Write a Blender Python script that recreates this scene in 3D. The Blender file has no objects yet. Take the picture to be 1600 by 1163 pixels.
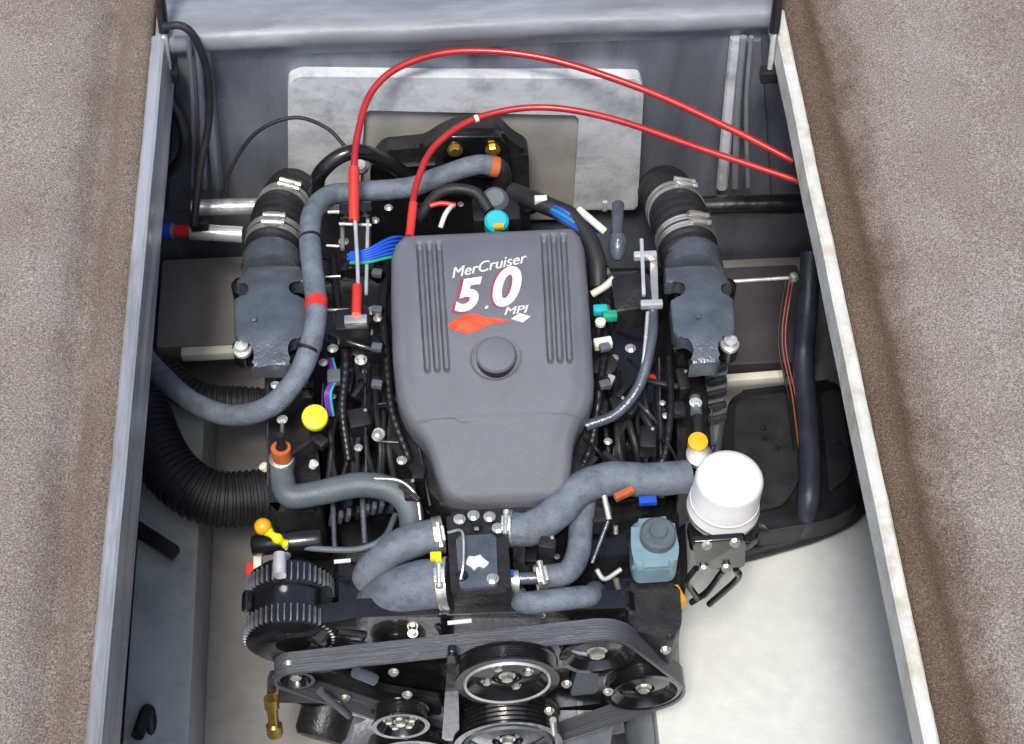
import bpy, bmesh, math, random
from mathutils import Vector, Matrix, noise
random.seed(7)
scene = bpy.context.scene
R = math.radians
# ------------------------------------------------------------------ camera
F = 2800.0                                   # focal length in photo pixels (1600 wide)
PITCH, YAW = R(54.4), R(3.4)
fwd = Vector((math.sin(YAW)*math.cos(PITCH), math.cos(YAW)*math.cos(PITCH), -math.sin(PITCH)))
right = Vector((math.cos(YAW), -math.sin(YAW), 0))
up = right.cross(fwd)
CAM = Vector((0, 0, -.15)) - fwd*2.6
cd = bpy.data.cameras.new("camera"); cam = bpy.data.objects.new("camera", cd)
scene.collection.objects.link(cam); scene.camera = cam
cd.sensor_width = 36; cd.lens = F/1600*36; cd.clip_end = 500; cd.clip_start = .05
cam.matrix_world = Matrix(((right.x, up.x, -fwd.x, CAM.x), (right.y, up.y, -fwd.y, CAM.y), (right.z, up.z, -fwd.z, CAM.z), (0, 0, 0, 1)))
# ------------------------------------------------------------------ sky, sun, exposure
SUN_EL, SUN_AZ = R(64), R(-165)              # sun high behind the photographer
w = bpy.data.worlds.new("World"); scene.world = w; w.use_nodes = True
nt = w.node_tree; bg = nt.nodes["Background"]
sky = nt.nodes.new("ShaderNodeTexSky"); sky.sky_type = 'NISHITA'; sky.sun_disc = False
sky.sun_elevation = SUN_EL; sky.sun_rotation = SUN_AZ; sky.air_density = 1.0; sky.dust_density = 3.0
nt.links.new(sky.outputs[0], bg.inputs[0]); bg.inputs[1].default_value = .105
sl = bpy.data.lights.new("sun", 'SUN'); sl.energy = 1.9; sl.angle = R(14); sl.color = (1, .95, .88)
so = bpy.data.objects.new("sun", sl); scene.collection.objects.link(so)
sdir = Vector((math.sin(SUN_AZ)*math.cos(SUN_EL), math.cos(SUN_AZ)*math.cos(SUN_EL), math.sin(SUN_EL)))
so.rotation_euler = sdir.to_track_quat('Z', 'Y').to_euler()
scene.view_settings.view_transform = 'Standard'; scene.view_settings.look = 'None'
scene.view_settings.exposure = 0.72; scene.view_settings.gamma = 1
scene.render.engine = 'CYCLES'
# ------------------------------------------------------------------ helpers
def ray(u, v): return (fwd + right*((u-800)/F) + up*((581.5-v)/F))
def Z(u, v, z):
    d = ray(u, v); return CAM + d*((z-CAM.z)/d.z)
def Y(u, v, y):
    d = ray(u, v); return CAM + d*((y-CAM.y)/d.y)
def X(u, v, x):
    d = ray(u, v); return CAM + d*((x-CAM.x)/d.x)
def px(n, P): return n/F*(P-CAM).dot(fwd)     # n photo pixels at point P, in metres

MATS = {}
def mat(name, col, rough=.5, metal=0., var=.15, scale=30., bump=.0, bscale=400., rvar=.1, coat=0., spec=.5, dirt=None, dirt_amt=.0, dscale=8., stretch=None):
    m = bpy.data.materials.new(name); m.use_nodes = True
    n = m.node_tree.nodes; l = m.node_tree.links; b = n["Principled BSDF"]
    tc = n.new("ShaderNodeTexCoord"); src = tc.outputs['Object']
    if stretch:
        mp = n.new("ShaderNodeMapping"); mp.inputs['Scale'].default_value = stretch; l.new(src, mp.inputs[0]); src = mp.outputs[0]
    t1 = n.new("ShaderNodeTexNoise"); t1.inputs['Scale'].default_value = scale; t1.inputs['Detail'].default_value = 6; l.new(src, t1.inputs['Vector'])
    r1 = n.new("ShaderNodeValToRGB"); l.new(t1.outputs[0], r1.inputs[0])
    r1.color_ramp.elements[0].position = .3; r1.color_ramp.elements[1].position = .7
    r1.color_ramp.elements[0].color = tuple(c*(1-var) for c in col)+(1,)
    r1.color_ramp.elements[1].color = tuple(min(1, c*(1+var)) for c in col)+(1,)
    out = r1.outputs[0]
    if dirt:
        t2 = n.new("ShaderNodeTexNoise"); t2.inputs['Scale'].default_value = dscale; t2.inputs['Detail'].default_value = 8; t2.inputs['Roughness'].default_value = .7
        l.new(src, t2.inputs['Vector'])
        r2 = n.new("ShaderNodeValToRGB"); l.new(t2.outputs[0], r2.inputs[0])
        r2.color_ramp.elements[0].position = .48; r2.color_ramp.elements[1].position = .68
        r2.color_ramp.elements[0].color = (0, 0, 0, 1); r2.color_ramp.elements[1].color = (dirt_amt,)*3+(1,)
        mx = n.new("ShaderNodeMixRGB"); l.new(r2.outputs[0], mx.inputs[0]); l.new(out, mx.inputs[1]); mx.inputs[2].default_value = tuple(dirt)+(1,)
        out = mx.outputs[0]
    l.new(out, b.inputs['Base Color'])
    mr = n.new("ShaderNodeMapRange"); l.new(t1.outputs[0], mr.inputs[0])
    mr.inputs[1].default_value = .3; mr.inputs[2].default_value = .7
    mr.inputs[3].default_value = max(.03, rough-rvar); mr.inputs[4].default_value = min(1, rough+rvar)
    l.new(mr.outputs[0], b.inputs['Roughness'])
    b.inputs['Metallic'].default_value = metal; b.inputs['Coat Weight'].default_value = coat; b.inputs['Specular IOR Level'].default_value = spec
    if bump:
        t3 = n.new("ShaderNodeTexNoise"); t3.inputs['Scale'].default_value = bscale; t3.inputs['Detail'].default_value = 4; l.new(src, t3.inputs['Vector'])
        bp = n.new("ShaderNodeBump"); bp.inputs['Strength'].default_value = bump; bp.inputs['Distance'].default_value = .002
        l.new(t3.outputs[0], bp.inputs['Height']); l.new(bp.outputs[0], b.inputs['Normal'])
    MATS[name] = m; return m
mat('cover_plastic', (.132, .139, .162), .34, var=.10, scale=14, bump=.45, bscale=1100, rvar=.06, dirt=(.17, .17, .17), dirt_amt=.25, dscale=60)
mat('black_paint', (.010, .010, .011), .2, var=.3, bump=.25, bscale=70, coat=.6)
mat('black_cast', (.014, .014, .015), .42, var=.3, bump=.5, bscale=150, dirt=(.06, .05, .04), dirt_amt=.35, dscale=25)
mat('black_plastic', (.012, .012, .014), .4, var=.2, bump=.1)
mat('black_rubber', (.016, .016, .018), .55, var=.2, bump=.3, bscale=300)
mat('elbow_grey', (.12, .142, .17), .2, metal=.35, var=.2, bump=.45, bscale=260, dirt=(.05, .05, .055), dirt_amt=.4, dscale=20)
mat('grey_hose', (.155, .185, .225), .5, var=.16, scale=45, bump=.8, bscale=420, dirt=(.045, .05, .055), dirt_amt=.6, dscale=38)
mat('dark_hose', (.10, .125, .14), .45, var=.15, bump=.4, bscale=400)
mat('steel', (.8, .8, .78), .3, .6, var=.12, bump=.1, bscale=300)
mat('zinc', (.75, .74, .66), .35, .85, var=.12, bump=.2, bscale=300)
mat('alu', (.60, .61, .61), .34, .6, var=.15, bump=.3, bscale=200, stretch=(1, .12, 1), dirt=(.22, .21, .19), dirt_amt=.65, dscale=26)
mat('fin_metal', (.42, .43, .45), .3, .8, var=.4, bump=.2, bscale=90)
mat('alt_metal', (.2, .205, .22), .28, .8, var=.4, bump=.2, bscale=90)
mat('navy_hose', (.035, .042, .06), .4, var=.2, bump=.3, bscale=300)
mat('brass', (.65, .42, .12), .3, .9, var=.2)
mat('red_sheath', (.40, .018, .018), .34, var=.12, coat=.2)
mat('red_plastic', (.62, .04, .03), .35, var=.1)
mat('rust_wire', (.28, .09, .04), .5, var=.2)
mat('orange', (.55, .13, .03), .5, var=.2)
mat('yellow', (.85, .78, .01), .35, var=.04)
mat('amber', (.85, .42, .01), .35, var=.15)
mat('blue_wire', (.015, .09, .55), .35, var=.2)
mat('green_wire', (.02, .35, .18), .4, var=.2)
mat('purple_wire', (.16, .04, .35), .4, var=.2)
mat('teal', (.02, .45, .5), .4, var=.1)
mat('cream', (.72, .7, .6), .45, var=.1)
mat('white_filter', (.84, .85, .84), .22, var=.02, coat=.4)
mat('reservoir', (.19, .30, .345), .3, var=.12, coat=.2)
mat('gel_white', (.70, .735, .72), .4, var=.05, scale=40, bump=.3, bscale=160, dirt=(.58, .60, .58), dirt_amt=.4, dscale=9)
mat('gel_grey', (.20, .22, .265), .3, metal=.35, var=.35, scale=9, bump=.35, bscale=70, dirt=(.34, .35, .38), dirt_amt=.35, dscale=7, stretch=(1.6, 1, .35))
mat('gel_pad', (.62, .65, .67), .4, var=.1, scale=22, bump=.35, bscale=90, dirt=(.27, .28, .32), dirt_amt=.9, dscale=9)
mat('ledge_paint', (.21, .225, .25), .5, metal=.1, var=.22, scale=8, bump=.25, bscale=90, dirt=(.42, .44, .46), dirt_amt=.45, dscale=9, stretch=(.5, 2, 1))
mat('taupe', (.285, .275, .262), .45, var=.10, scale=25, bump=.35, bscale=240, dirt=(.19, .17, .15), dirt_amt=.4, dscale=8)
mat('pad_taupe', (.40, .385, .355), .5, var=.08, scale=12, bump=.2, bscale=120, dirt=(.26, .25, .24), dirt_amt=.6, dscale=10)
mat('step_grey', (.46, .51, .495), .45, var=.08, scale=9, bump=.15, bscale=80, dirt=(.17, .17, .16), dirt_amt=.5, dscale=12)
mat('dark_panel', (.06, .055, .06), .5, var=.2, scale=9, bump=.2, bscale=80)
mat('decal_white', (.70, .70, .73), .38, var=.08, scale=250)
mat('decal_red', (.80, .09, .03), .35, var=.3, scale=60)
mat('decal_maroon', (.3, .05, .08), .35, var=.1)
mat('belt', (.08, .088, .102), .34, var=.3, scale=50, bump=.7, bscale=90, stretch=(.15, 9, .15))
mat('rim_paint', (.64, .64, .58), .4, var=.08, scale=40, bump=.35, bscale=120, dirt=(.42, .33, .2), dirt_amt=.7, dscale=22)

def carpet_mat():
    m = bpy.data.materials.new('carpet'); m.use_nodes = True
    n = m.node_tree.nodes; l = m.node_tree.links; b = n["Principled BSDF"]
    tc = n.new("ShaderNodeTexCoord"); P = tc.outputs['Object']
    t1 = n.new("ShaderNodeTexNoise"); t1.inputs['Scale'].default_value = 430; t1.inputs['Detail'].default_value = 4; t1.inputs['Roughness'].default_value = .7; l.new(P, t1.inputs['Vector'])
    r1 = n.new("ShaderNodeValToRGB"); l.new(t1.outputs[0], r1.inputs[0]); e = r1.color_ramp.elements
    e[0].position = .34; e[0].color = (.12, .104, .09, 1); e[1].position = .66; e[1].color = (.52, .475, .432, 1)
    k = r1.color_ramp.elements.new(.5); k.color = (.27, .238, .21, 1)
    t4 = n.new("ShaderNodeTexNoise"); t4.inputs['Scale'].default_value = 7; t4.inputs['Detail'].default_value = 5; l.new(P, t4.inputs['Vector'])
    r4 = n.new("ShaderNodeValToRGB"); l.new(t4.outputs[0], r4.inputs[0])
    r4.color_ramp.elements[0].color = (.85, .82, .80, 1); r4.color_ramp.elements[0].position = .3; r4.color_ramp.elements[1].color = (1.1, 1.1, 1.12, 1); r4.color_ramp.elements[1].position = .7
    mu = n.new("ShaderNodeMixRGB"); mu.blend_type = 'MULTIPLY'; mu.inputs[0].default_value = 1; l.new(r1.outputs[0], mu.inputs[1]); l.new(r4.outputs[0], mu.inputs[2])
    # rusty dirt soaked into the pile along the hatch rim (a stain with its own ragged shape)
    sx = n.new("ShaderNodeSeparateXYZ"); l.new(P, sx.inputs[0])
    ab = n.new("ShaderNodeMath"); ab.operation = 'ABSOLUTE'; l.new(sx.outputs[0], ab.inputs[0])
    t5 = n.new("ShaderNodeTexNoise"); t5.inputs['Scale'].default_value = 16; t5.inputs['Detail'].default_value = 7; t5.inputs['Roughness'].default_value = .7; l.new(P, t5.inputs['Vector'])
    ma = n.new("ShaderNodeMath"); ma.operation = 'MULTIPLY_ADD'; l.new(t5.outputs[0], ma.inputs[0]); ma.inputs[1].default_value = .12; l.new(ab.outputs[0], ma.inputs[2])
    mr = n.new("ShaderNodeMapRange"); l.new(ma.outputs[0], mr.inputs[0]); mr.inputs[1].default_value = .165; mr.inputs[2].default_value = .11; mr.inputs[3].default_value = 0; mr.inputs[4].default_value = .85
    sd = n.new("ShaderNodeMapRange"); l.new(sx.outputs[0], sd.inputs[0]); sd.inputs[1].default_value = -.001; sd.inputs[2].default_value = .001; sd.inputs[3].default_value = .55; sd.inputs[4].default_value = 1
    fm_ = n.new("ShaderNodeMath"); fm_.operation = 'MULTIPLY'; l.new(mr.outputs[0], fm_.inputs[0]); l.new(sd.outputs[0], fm_.inputs[1])
    mx = n.new("ShaderNodeMixRGB"); mx.blend_type = 'MULTIPLY'; l.new(fm_.outputs[0], mx.inputs[0]); l.new(mu.outputs[0], mx.inputs[1]); mx.inputs[2].default_value = (.42, .31, .22, 1)
    l.new(mx.outputs[0], b.inputs['Base Color']); b.inputs['Roughness'].default_value = 1; b.inputs['Specular IOR Level'].default_value = .1
    bp = n.new("ShaderNodeBump"); bp.inputs['Strength'].default_value = .9; bp.inputs['Distance'].default_value = .003; l.new(t1.outputs[0], bp.inputs['Height']); l.new(bp.outputs[0], b.inputs['Normal'])
    MATS['carpet'] = m
carpet_mat()

def link(name, me, m=None, parent=None, smooth=True, sharp=35):
    if m:
        me.materials.append(MATS[m])
    if smooth and len(me.polygons):
        me.polygons.foreach_set('use_smooth', [True]*len(me.polygons))
        try: me.set_sharp_from_angle(angle=R(sharp))
        except Exception: pass
    o = bpy.data.objects.new(name, me); scene.collection.objects.link(o)
    if parent: o.parent = parent; o.matrix_parent_inverse = parent.matrix_basis.inverted()
    return o
def mk(name, bm, m, parent=None, **k):
    bmesh.ops.recalc_face_normals(bm, faces=bm.faces[:])
    me = bpy.data.meshes.new(name); bm.to_mesh(me); bm.free(); return link(name, me, m, parent, **k)
def thing(name, loc, label, cat, group=None):
    o = bpy.data.objects.new(name, None); scene.collection.objects.link(o); o.location = loc; o.empty_display_size = .05
    o['label'] = label; o['category'] = cat
    if group: o['group'] = group
    bpy.context.view_layer.update(); return o
def tag(o, label, cat, group=None):
    o['label'] = label; o['category'] = cat
    if group: o['group'] = group
    return o
def struct(o): o['kind'] = 'structure'; return o

def crom(pts, n=10):
    P = [Vector(p) for p in pts]
    if len(P) == 2: return [P[0].lerp(P[1], i/n) for i in range(n+1)]
    P = [P[0]*2-P[1]]+P+[P[-1]*2-P[-2]]; out = []
    for i in range(1, len(P)-2):
        a, b, c, d = P[i-1:i+3]
        for k in range(n):
            t = k/n
            out.append(.5*((2*b)+(c-a)*t+(2*a-5*b+4*c-d)*t*t+(3*b-a-3*c+d)*t**3))
    out.append(P[-2]); return out
def frames(path):
    T = []
    for i in range(len(path)):
        a = path[max(0, i-1)]; b = path[min(len(path)-1, i+1)]; T.append((b-a).normalized())
    n = T[0].orthogonal().normalized(); N = [n]
    for i in range(1, len(path)):
        n = N[-1]-T[i]*N[-1].dot(T[i]); N.append(n.normalized())
    return T, N
def tube_bm(bm, pts, r, seg=12, n=10, rf=None, caps=True, smooth_path=True):
    path = crom(pts, n) if smooth_path else [Vector(p) for p in pts]
    T, N = frames(path); L = 0; rings = []
    for i, p in enumerate(path):
        if i: L += (p-path[i-1]).length
        rr = rf(L, i/(len(path)-1)) if rf else r*(1+.035*noise.noise(p*45)) if r > .01 else r
        B = T[i].cross(N[i])
        rings.append([bm.verts.new(p+(N[i]*math.cos(a)+B*math.sin(a))*rr) for a in [2*math.pi*k/seg for k in range(seg)]])
    for a, b in zip(rings, rings[1:]):
        for k in range(seg): bm.faces.new((a[k], a[(k+1) % seg], b[(k+1) % seg], b[k]))
    if caps: bm.faces.new(rings[0][::-1]); bm.faces.new(rings[-1])
    return path
def tube(name, pts, r, m, parent=None, **k):
    bm = bmesh.new(); tube_bm(bm, pts, r, **k); return mk(name, bm, m, parent)
def zt(name, pts, rp, m, parent=None, **k):           # points (u, v, z), radius in photo pixels
    P = [Z(*p) for p in pts]; return tube(name, P, px(rp, P[len(P)//2]), m, parent, **k)
def basis(axis, ref=None):
    a = Vector(axis).normalized(); x = (ref or (Vector((1, 0, 0)) if abs(a.x) < .9 else Vector((0, 1, 0))))
    x = (x-a*x.dot(a)).normalized(); return x, a.cross(x), a
def lathe_bm(bm, prof, O, axis=(0, 0, 1), seg=32, a0=0, a1=2*math.pi):
    ring_ = min(p[0] for p in prof) > max(p[0] for p in prof)*.75      # an open ring, not a solid of revolution
    x, y, a = basis(axis); O = Vector(O); full = abs(a1-a0-2*math.pi) < 1e-5; rings = []
    for r, h in prof:
        rings.append([bm.verts.new(O+a*h+(x*math.cos(t)+y*math.sin(t))*r) for t in [a0+(a1-a0)*k/seg for k in range(seg if full else seg+1)]])
    m_ = seg
    for A, B in zip(rings, rings[1:]):
        for k in range(m_):
            j = (k+1) % len(A); bm.faces.new((A[k], A[j], B[j], B[k]))
    if full and not ring_:
        if prof[0][0] > 1e-6: bm.faces.new(rings[0][::-1])
        if prof[-1][0] > 1e-6: bm.faces.new(rings[-1])
def lathe(name, prof, O, axis, m, parent=None, seg=32, **k):
    bm = bmesh.new(); lathe_bm(bm, prof, O, axis, seg); return mk(name, bm, m, parent, **k)
def box_bm(bm, c, s, rot=None, bev=0.):
    b2 = bmesh.new(); bmesh.ops.create_cube(b2, size=1)
    for v_ in b2.verts: v_.co = Vector((v_.co.x*s[0], v_.co.y*s[1], v_.co.z*s[2]))
    if bev: bmesh.ops.bevel(b2, geom=b2.edges[:], offset=bev, segments=2, affect='EDGES', profile=.6)
    M_ = (rot or Matrix.Identity(3)); mp = {}
    for v_ in b2.verts: mp[v_] = bm.verts.new(M_ @ v_.co + Vector(c))
    for f in b2.faces: bm.faces.new([mp[v_] for v_ in f.verts])
    b2.free()
def box(name, c, s, m, parent=None, rot=None, bev=.002, **k):
    bm = bmesh.new(); box_bm(bm, c, s, rot, bev); return mk(name, bm, m, parent, **k)
def rotz(a): return Matrix.Rotation(R(a), 3, 'Z')
def rxyz(x=0, y=0, z=0): return Matrix.Rotation(R(z), 3, 'Z') @ Matrix.Rotation(R(y), 3, 'Y') @ Matrix.Rotation(R(x), 3, 'X')
def prism(name, top, depth, m, parent=None, bev=.004, seg=3, dirv=(0, 0, -1), **k):
    """closed outline of world points pushed along dirv"""
    bm = bmesh.new(); d = Vector(dirv).normalized()*depth
    a = [bm.verts.new(p) for p in top]; b = [bm.verts.new(p+d) for p in top]; n = len(a)
    tf = bm.faces.new(a); bm.faces.new(b[::-1])
    for i in range(n): bm.faces.new((a[i], b[i], b[(i+1) % n], a[(i+1) % n]))
    if bev:
        es = list(tf.edges); bmesh.ops.bevel(bm, geom=es, offset=bev, segments=seg, affect='EDGES', profile=.5)
    bmesh.ops.triangulate(bm, faces=[f for f in bm.faces if len(f.verts) > 4])
    return mk(name, bm, m, parent, **k)
def zprism(name, pts, z, depth, m, parent=None, **k):
    return prism(name, [Z(u, v, z) for u, v in pts], depth, m, parent, **k)
def smooth_outline(pts, n=5):
    P = [Vector((p[0], p[1], 0)) for p in pts]; N = len(P); out = []
    for i in range(N):
        a, b, c, d = P[i-1], P[i], P[(i+1) % N], P[(i+2) % N]
        for k in range(n):
            t = k/n; q = .5*((2*b)+(c-a)*t+(2*a-5*b+4*c-d)*t*t+(3*b-a-3*c+d)*t**3); out.append((q.x, q.y))
    return out
def round_poly(pts, r=6, n=4):
    """round the corners of a pixel outline"""
    out = []; N = len(pts)
    for i in range(N):
        p = Vector(pts[i]); a = (Vector(pts[i-1])-p); b = (Vector(pts[(i+1) % N])-p)
        q = min(r, a.length*.45, b.length*.45); s = p+a.normalized()*q; e = p+b.normalized()*q
        for k in range(n+1):
            t = k/n; w_ = s*(1-t)**2+p*2*t*(1-t)+e*t*t; out.append((w_.x, w_.y))
    return out
hexm = {}
def bolt(P, r, m='steel', parent=None, axis=(0, 0, 1), washer=True, name='bolt'):
    """hex bolt head with washer"""
    key = (round(r, 4), m, washer)
    if key not in hexm:
        bm = bmesh.new()
        if washer: lathe_bm(bm, [(r*1.35, 0), (r*1.35, r*.2), (0.0001, r*.2)], (0, 0, 0), (0, 0, 1), 16)
        lathe_bm(bm, [(r, r*.2), (r, r*.85), (r*.8, r), (.0001, r)], (0, 0, 0), (0, 0, 1), 6)
        bmesh.ops.recalc_face_normals(bm, faces=bm.faces[:]); me = bpy.data.meshes.new(name); bm.to_mesh(me); bm.free(); me.materials.append(MATS[m]); hexm[key] = me
    o = bpy.data.objects.new(name, hexm[key]); scene.collection.objects.link(o)
    q = Vector(axis).to_track_quat('Z', 'Y'); o.matrix_world = Matrix.Translation(P) @ q.to_matrix().to_4x4() @ Matrix.Rotation(random.random()*2, 4, 'Z')
    if parent: o.parent = parent; o.matrix_parent_inverse = parent.matrix_basis.inverted()
    return o
def clamp(P, axis, r, wd, parent, m='zinc', screw_dir=None, double=False, name='hose_clamp'):
    """worm drive clamp: thin band and screw housing"""
    bm = bmesh.new(); x, y, a = basis(axis)
    offs = [-wd*.62, wd*.62] if double else [0]
    for o_ in offs:
        h = wd*(.42 if double else .5)
        lathe_bm(bm, [(r*.99, -h), (r+.0012, -h), (r+.0016, -h*.6), (r+.0012, -h*.4), (r+.0012, h*.4), (r+.0016, h*.6), (r+.0012, h), (r*.99, h)], Vector(P)+a*o_, a, 36)
    s = (screw_dir or Vector((0, 0, 1))); s = (s-a*s.dot(a)).normalized(); t = a.cross(s); M_ = Matrix((t, a, s)).transposed()
    for o_ in offs:
        c = Vector(P)+a*o_+s*(r+.004)
        box_bm(bm, c, (.022, wd*(1.0 if double else 1.15), .007), M_, .0015)
        lathe_bm(bm, [(.0045, -.016), (.0045, .014), (.0052, .014), (.0052, .019), (.0001, .019)], c+s*.001, t, 12)
    return mk(name, bm, m, parent, sharp=30)

# ================================================================== THE SETTING
# carpeted deck either side; a rolled shoulder runs along the hatch rim
def deck(side, xin):
    bm = bmesh.new(); xs = []
    prof = [(0, -.004), (.008, .001), (.02, .003), (.032, .001), (.044, -.008), (.054, -.018), (.064, -.021), (.074, -.018), (.088, -.006), (.105, .002), (.13, .006), (.17, .008), (.22, .008), (.35, .008), (1.3, .008)]
    ny = 60; rows = []
    for j in range(ny+1):
        y = -1.6+3.8*j/ny; row = []
        for d, z in prof:
            wob = .006*noise.noise(Vector((y*4, d*3, side*5)))
            row.append(bm.verts.new((side*(d+ (wob if d > .03 else 0)), y, z+.003*noise.noise(Vector((y*5, d*8, side))))))
        rows.append(row)
    for a, b in zip(rows, rows[1:]):
        for k in range(len(prof)-1): bm.faces.new((a[k], a[k+1], b[k+1], b[k]))
    # a skirt at the hatch edge
    sk = [bm.verts.new((v_.co.x, v_.co.y, -.03)) for v_ in [r_[0] for r_ in rows]]
    for j in range(ny): bm.faces.new((rows[j][0], rows[j+1][0], sk[j+1], sk[j]))
    o = struct(mk('carpet_deck', bm, 'carpet', sharp=180)); o.location.x = side*xin; return o
XL, XR = -.500, .448
deck(-1, .527); deck(1, .4625)
# rim of the hatch: folded metal channel, top flange + inner web + small lower lip
def rim(side, x0, wd, dep, slant, skew, label, m):
    bm = bmesh.new(); s = side
    P = [(x0+s*wd, -.03), (x0+s*wd, .005), (x0+s*(wd-.003), .008), (x0+s*.004, .009), (x0, .006), (x0-s*slant*.3, -dep*.3), (x0-s*slant, -dep), (x0-s*slant+s*.012, -dep-.004), (x0-s*slant+s*.012, -dep), (x0-s*slant*.3+s*.004, -dep*.4)]
    ny = 120; rows = []
    for j in range(ny+1):
        y = -1.3+1.86*j/ny; w_ = .0012*noise.noise(Vector((y*7, s, 0)))+skew*y
        rows.append([bm.verts.new((x+w_+(.0012*noise.noise(Vector((y*40, 1, s))) if k < 3 else 0), y, z+.0006*noise.noise(Vector((y*30, s, 3))))) for k, (x, z) in enumerate(P)])
    n = len(P)
    for a, b in zip(rows, rows[1:]):
        for k in range(n): bm.faces.new((a[k], a[(k+1) % n], b[(k+1) % n], b[k]))
    bm.faces.new(rows[0]); bm.faces.new(rows[-1][::-1])
    o = mk('hatch_rim', bm, m, sharp=40); tag(o, label, 'hatch rim'); return o
rim(-1, -.512, .020, .075, .004, .009, 'pale metal rim of the engine hatch beside the left carpeted deck', 'alu')
rim(1, .443, .0185, .036, .002, 0, 'cream painted rim with rust specks beside the right carpeted deck', 'rim_paint')
# bay walls
def quad_slab(name, c, s, m, bev=.004): return struct(box(name, c, s, m, bev=bev))
quad_slab('bay_side_wall', (-.70, -.38, -.46), (.03, 1.93, .86), 'dark_panel')
quad_slab('bay_side_wall', (.70, -.38, -.46), (.03, 1.93, .86), 'dark_panel')
quad_slab('bay_front_wall', (0, -1.33, -.46), (1.37, .03, .86), 'gel_grey')
quad_slab('deck_underside', (-.62, -.38, -.05), (.19, 1.9, .03), 'gel_grey')
quad_slab('deck_underside', (.59, -.38, -.05), (.23, 1.9, .03), 'gel_grey')
# transom wall with a rolled top edge
def sheet(name, prof, x0, x1, m, nx=50):
    bm = bmesh.new(); rows = []
    for i in range(nx+1):
        x = x0+(x1-x0)*i/nx
        rows.append([bm.verts.new((x, y+.004*noise.noise(Vector((x*5, z*6, 0))), z)) for y, z in prof])
    for a, b in zip(rows, rows[1:]):
        for k in range(len(prof)-1): bm.faces.new((a[k], b[k], b[k+1], a[k+1]))
    return struct(mk(name, bm, m, sharp=60))
sheet('transom_ledge', [(2.1, .004), (.66, .004), (.585, .004), (.566, .001), (.559, -.008), (.557, -.02), (.562, -.032), (.574, -.045), (.577, -.06)], -.522, .458, 'ledge_paint')
sheet('transom_wall', [(.5771, -.06), (.58, -.30), (.60, -.90)], -.70, .70, 'gel_grey')
# floor (hull bottom) and ledges
quad_slab('bay_floor', (0, -.37, -.90), (1.40, 1.95, .04), 'gel_grey')
quad_slab('hull_ledge', (.44, -.62, -.615), (.48, 1.38, .05), 'gel_white', .012)
quad_slab('hull_ledge', (.50, .33, -.66), (.36, .50, .06), 'taupe', .012)
quad_slab('stringer', (-.43, -.10, -.70), (.50, 1.3, .05), 'taupe', .012)
quad_slab('stringer', (-.555, -.42, -.60), (.10, 1.4, .14), 'step_grey', .008)
quad_slab('bay_floor_panel', (-.1, -.78, -.69), (.78, .40, .03), 'step_grey', .006)
# transom pad: white reinforcement round the drive cut-out, taupe centre
YP = .555
def yprism(name, pts, y, depth, m, parent=None, **k): return prism(name, [Y(u, v, y) for u, v in pts], depth, m, parent, dirv=(0, 1, 0), **k)
pad = thing('transom_pad', Y(730, 250, YP), 'chalky white mounting pad on the grey transom behind the engine', 'mounting pad')
yprism('pad_frame', round_poly([(450, 128), (470, 120), (700, 122), (1000, 124), (1006, 140), (996, 330), (895, 330), (905, 178), (570, 170), (560, 340), (450, 330)], 8), YP, .03, 'gel_pad', pad)
yprism('pad_panel', [(560, 160), (915, 165), (905, 345), (550, 345)], YP+.012, .02, 'pad_taupe', pad)
# knees where transom meets the bay sides
for (a, b, c, lab) in [((1128, 290), (1150, 40), (1185, 44), 'white ribbed knee in the right corner of the transom'), ((340, 300), (318, 52), (330, 50), 'grey ribbed knee in the left corner of the transom')]:
    k_ = thing('corner_knee', Y(a[0], 250, .53), lab, 'corner brace')
    s = 1 if a[0] > 800 else -1
    for j in range(3):
        du = j*17*s
        yt = .565-.012*j
        tube('rib', [Y(b[0]+du*.7, 58, yt+.006), Y((a[0]+b[0])/2+du*.8, 165, yt-.006), Y(a[0]+du*1.2, 292, yt-.012)], (.010, .006, .004)[j], 'gel_pad' if s > 0 and j == 0 else ('ledge_paint' if s > 0 else 'gel_grey'), k_, seg=10)
    yprism('web', [(b[0]-6*s, 64), (b[0]+40*s, 64), (a[0]+80*s, 330), (a[0]-8*s, 330)], .570, .02, 'gel_grey', k_)
# cross bar (black) and pipes
zb = -.33
tube('cross_bar', [Z(1085, 322, zb), Z(1275, 318, zb)], .017, 'black_paint', seg=20)['label'] = 'thick black bar running from the right exhaust bellows to the bay side'
bpy.data.objects['cross_bar']['category'] = 'bar'
tag(tube('cross_pipe', [Z(300, 325, zb), Z(420, 322, zb)], .014, 'alu', seg=20), 'dull grey metal pipe above the steering ram at left', 'pipe')
ram = thing('steering_ram', Z(320, 365, -.33), 'polished steering ram with blue and red bands at the left of the bay', 'steering ram')
tube('cylinder', [Z(298, 362, -.33), Z(380, 367, -.33)], .0135, 'steel', ram, seg=20)
tube('end_cap', [Z(240, 360, -.33), Z(272, 361, -.33)], .0125, 'zinc', ram, seg=20)
tube('blue_band', [Z(243, 360.5, -.33), Z(268, 361, -.33)], .0132, 'blue_wire', ram, seg=20)
bpy.data.objects['blue_band'].name = 'band'
tube('red_fitting', [Z(272, 361, -.33), Z(298, 362, -.33)], .011, 'red_plastic', ram, seg=16).name = 'fitting'
box('bracket', Z(312, 352, -.31), (.03, .014, .02), 'black_cast', ram, bev=.003)
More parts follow.
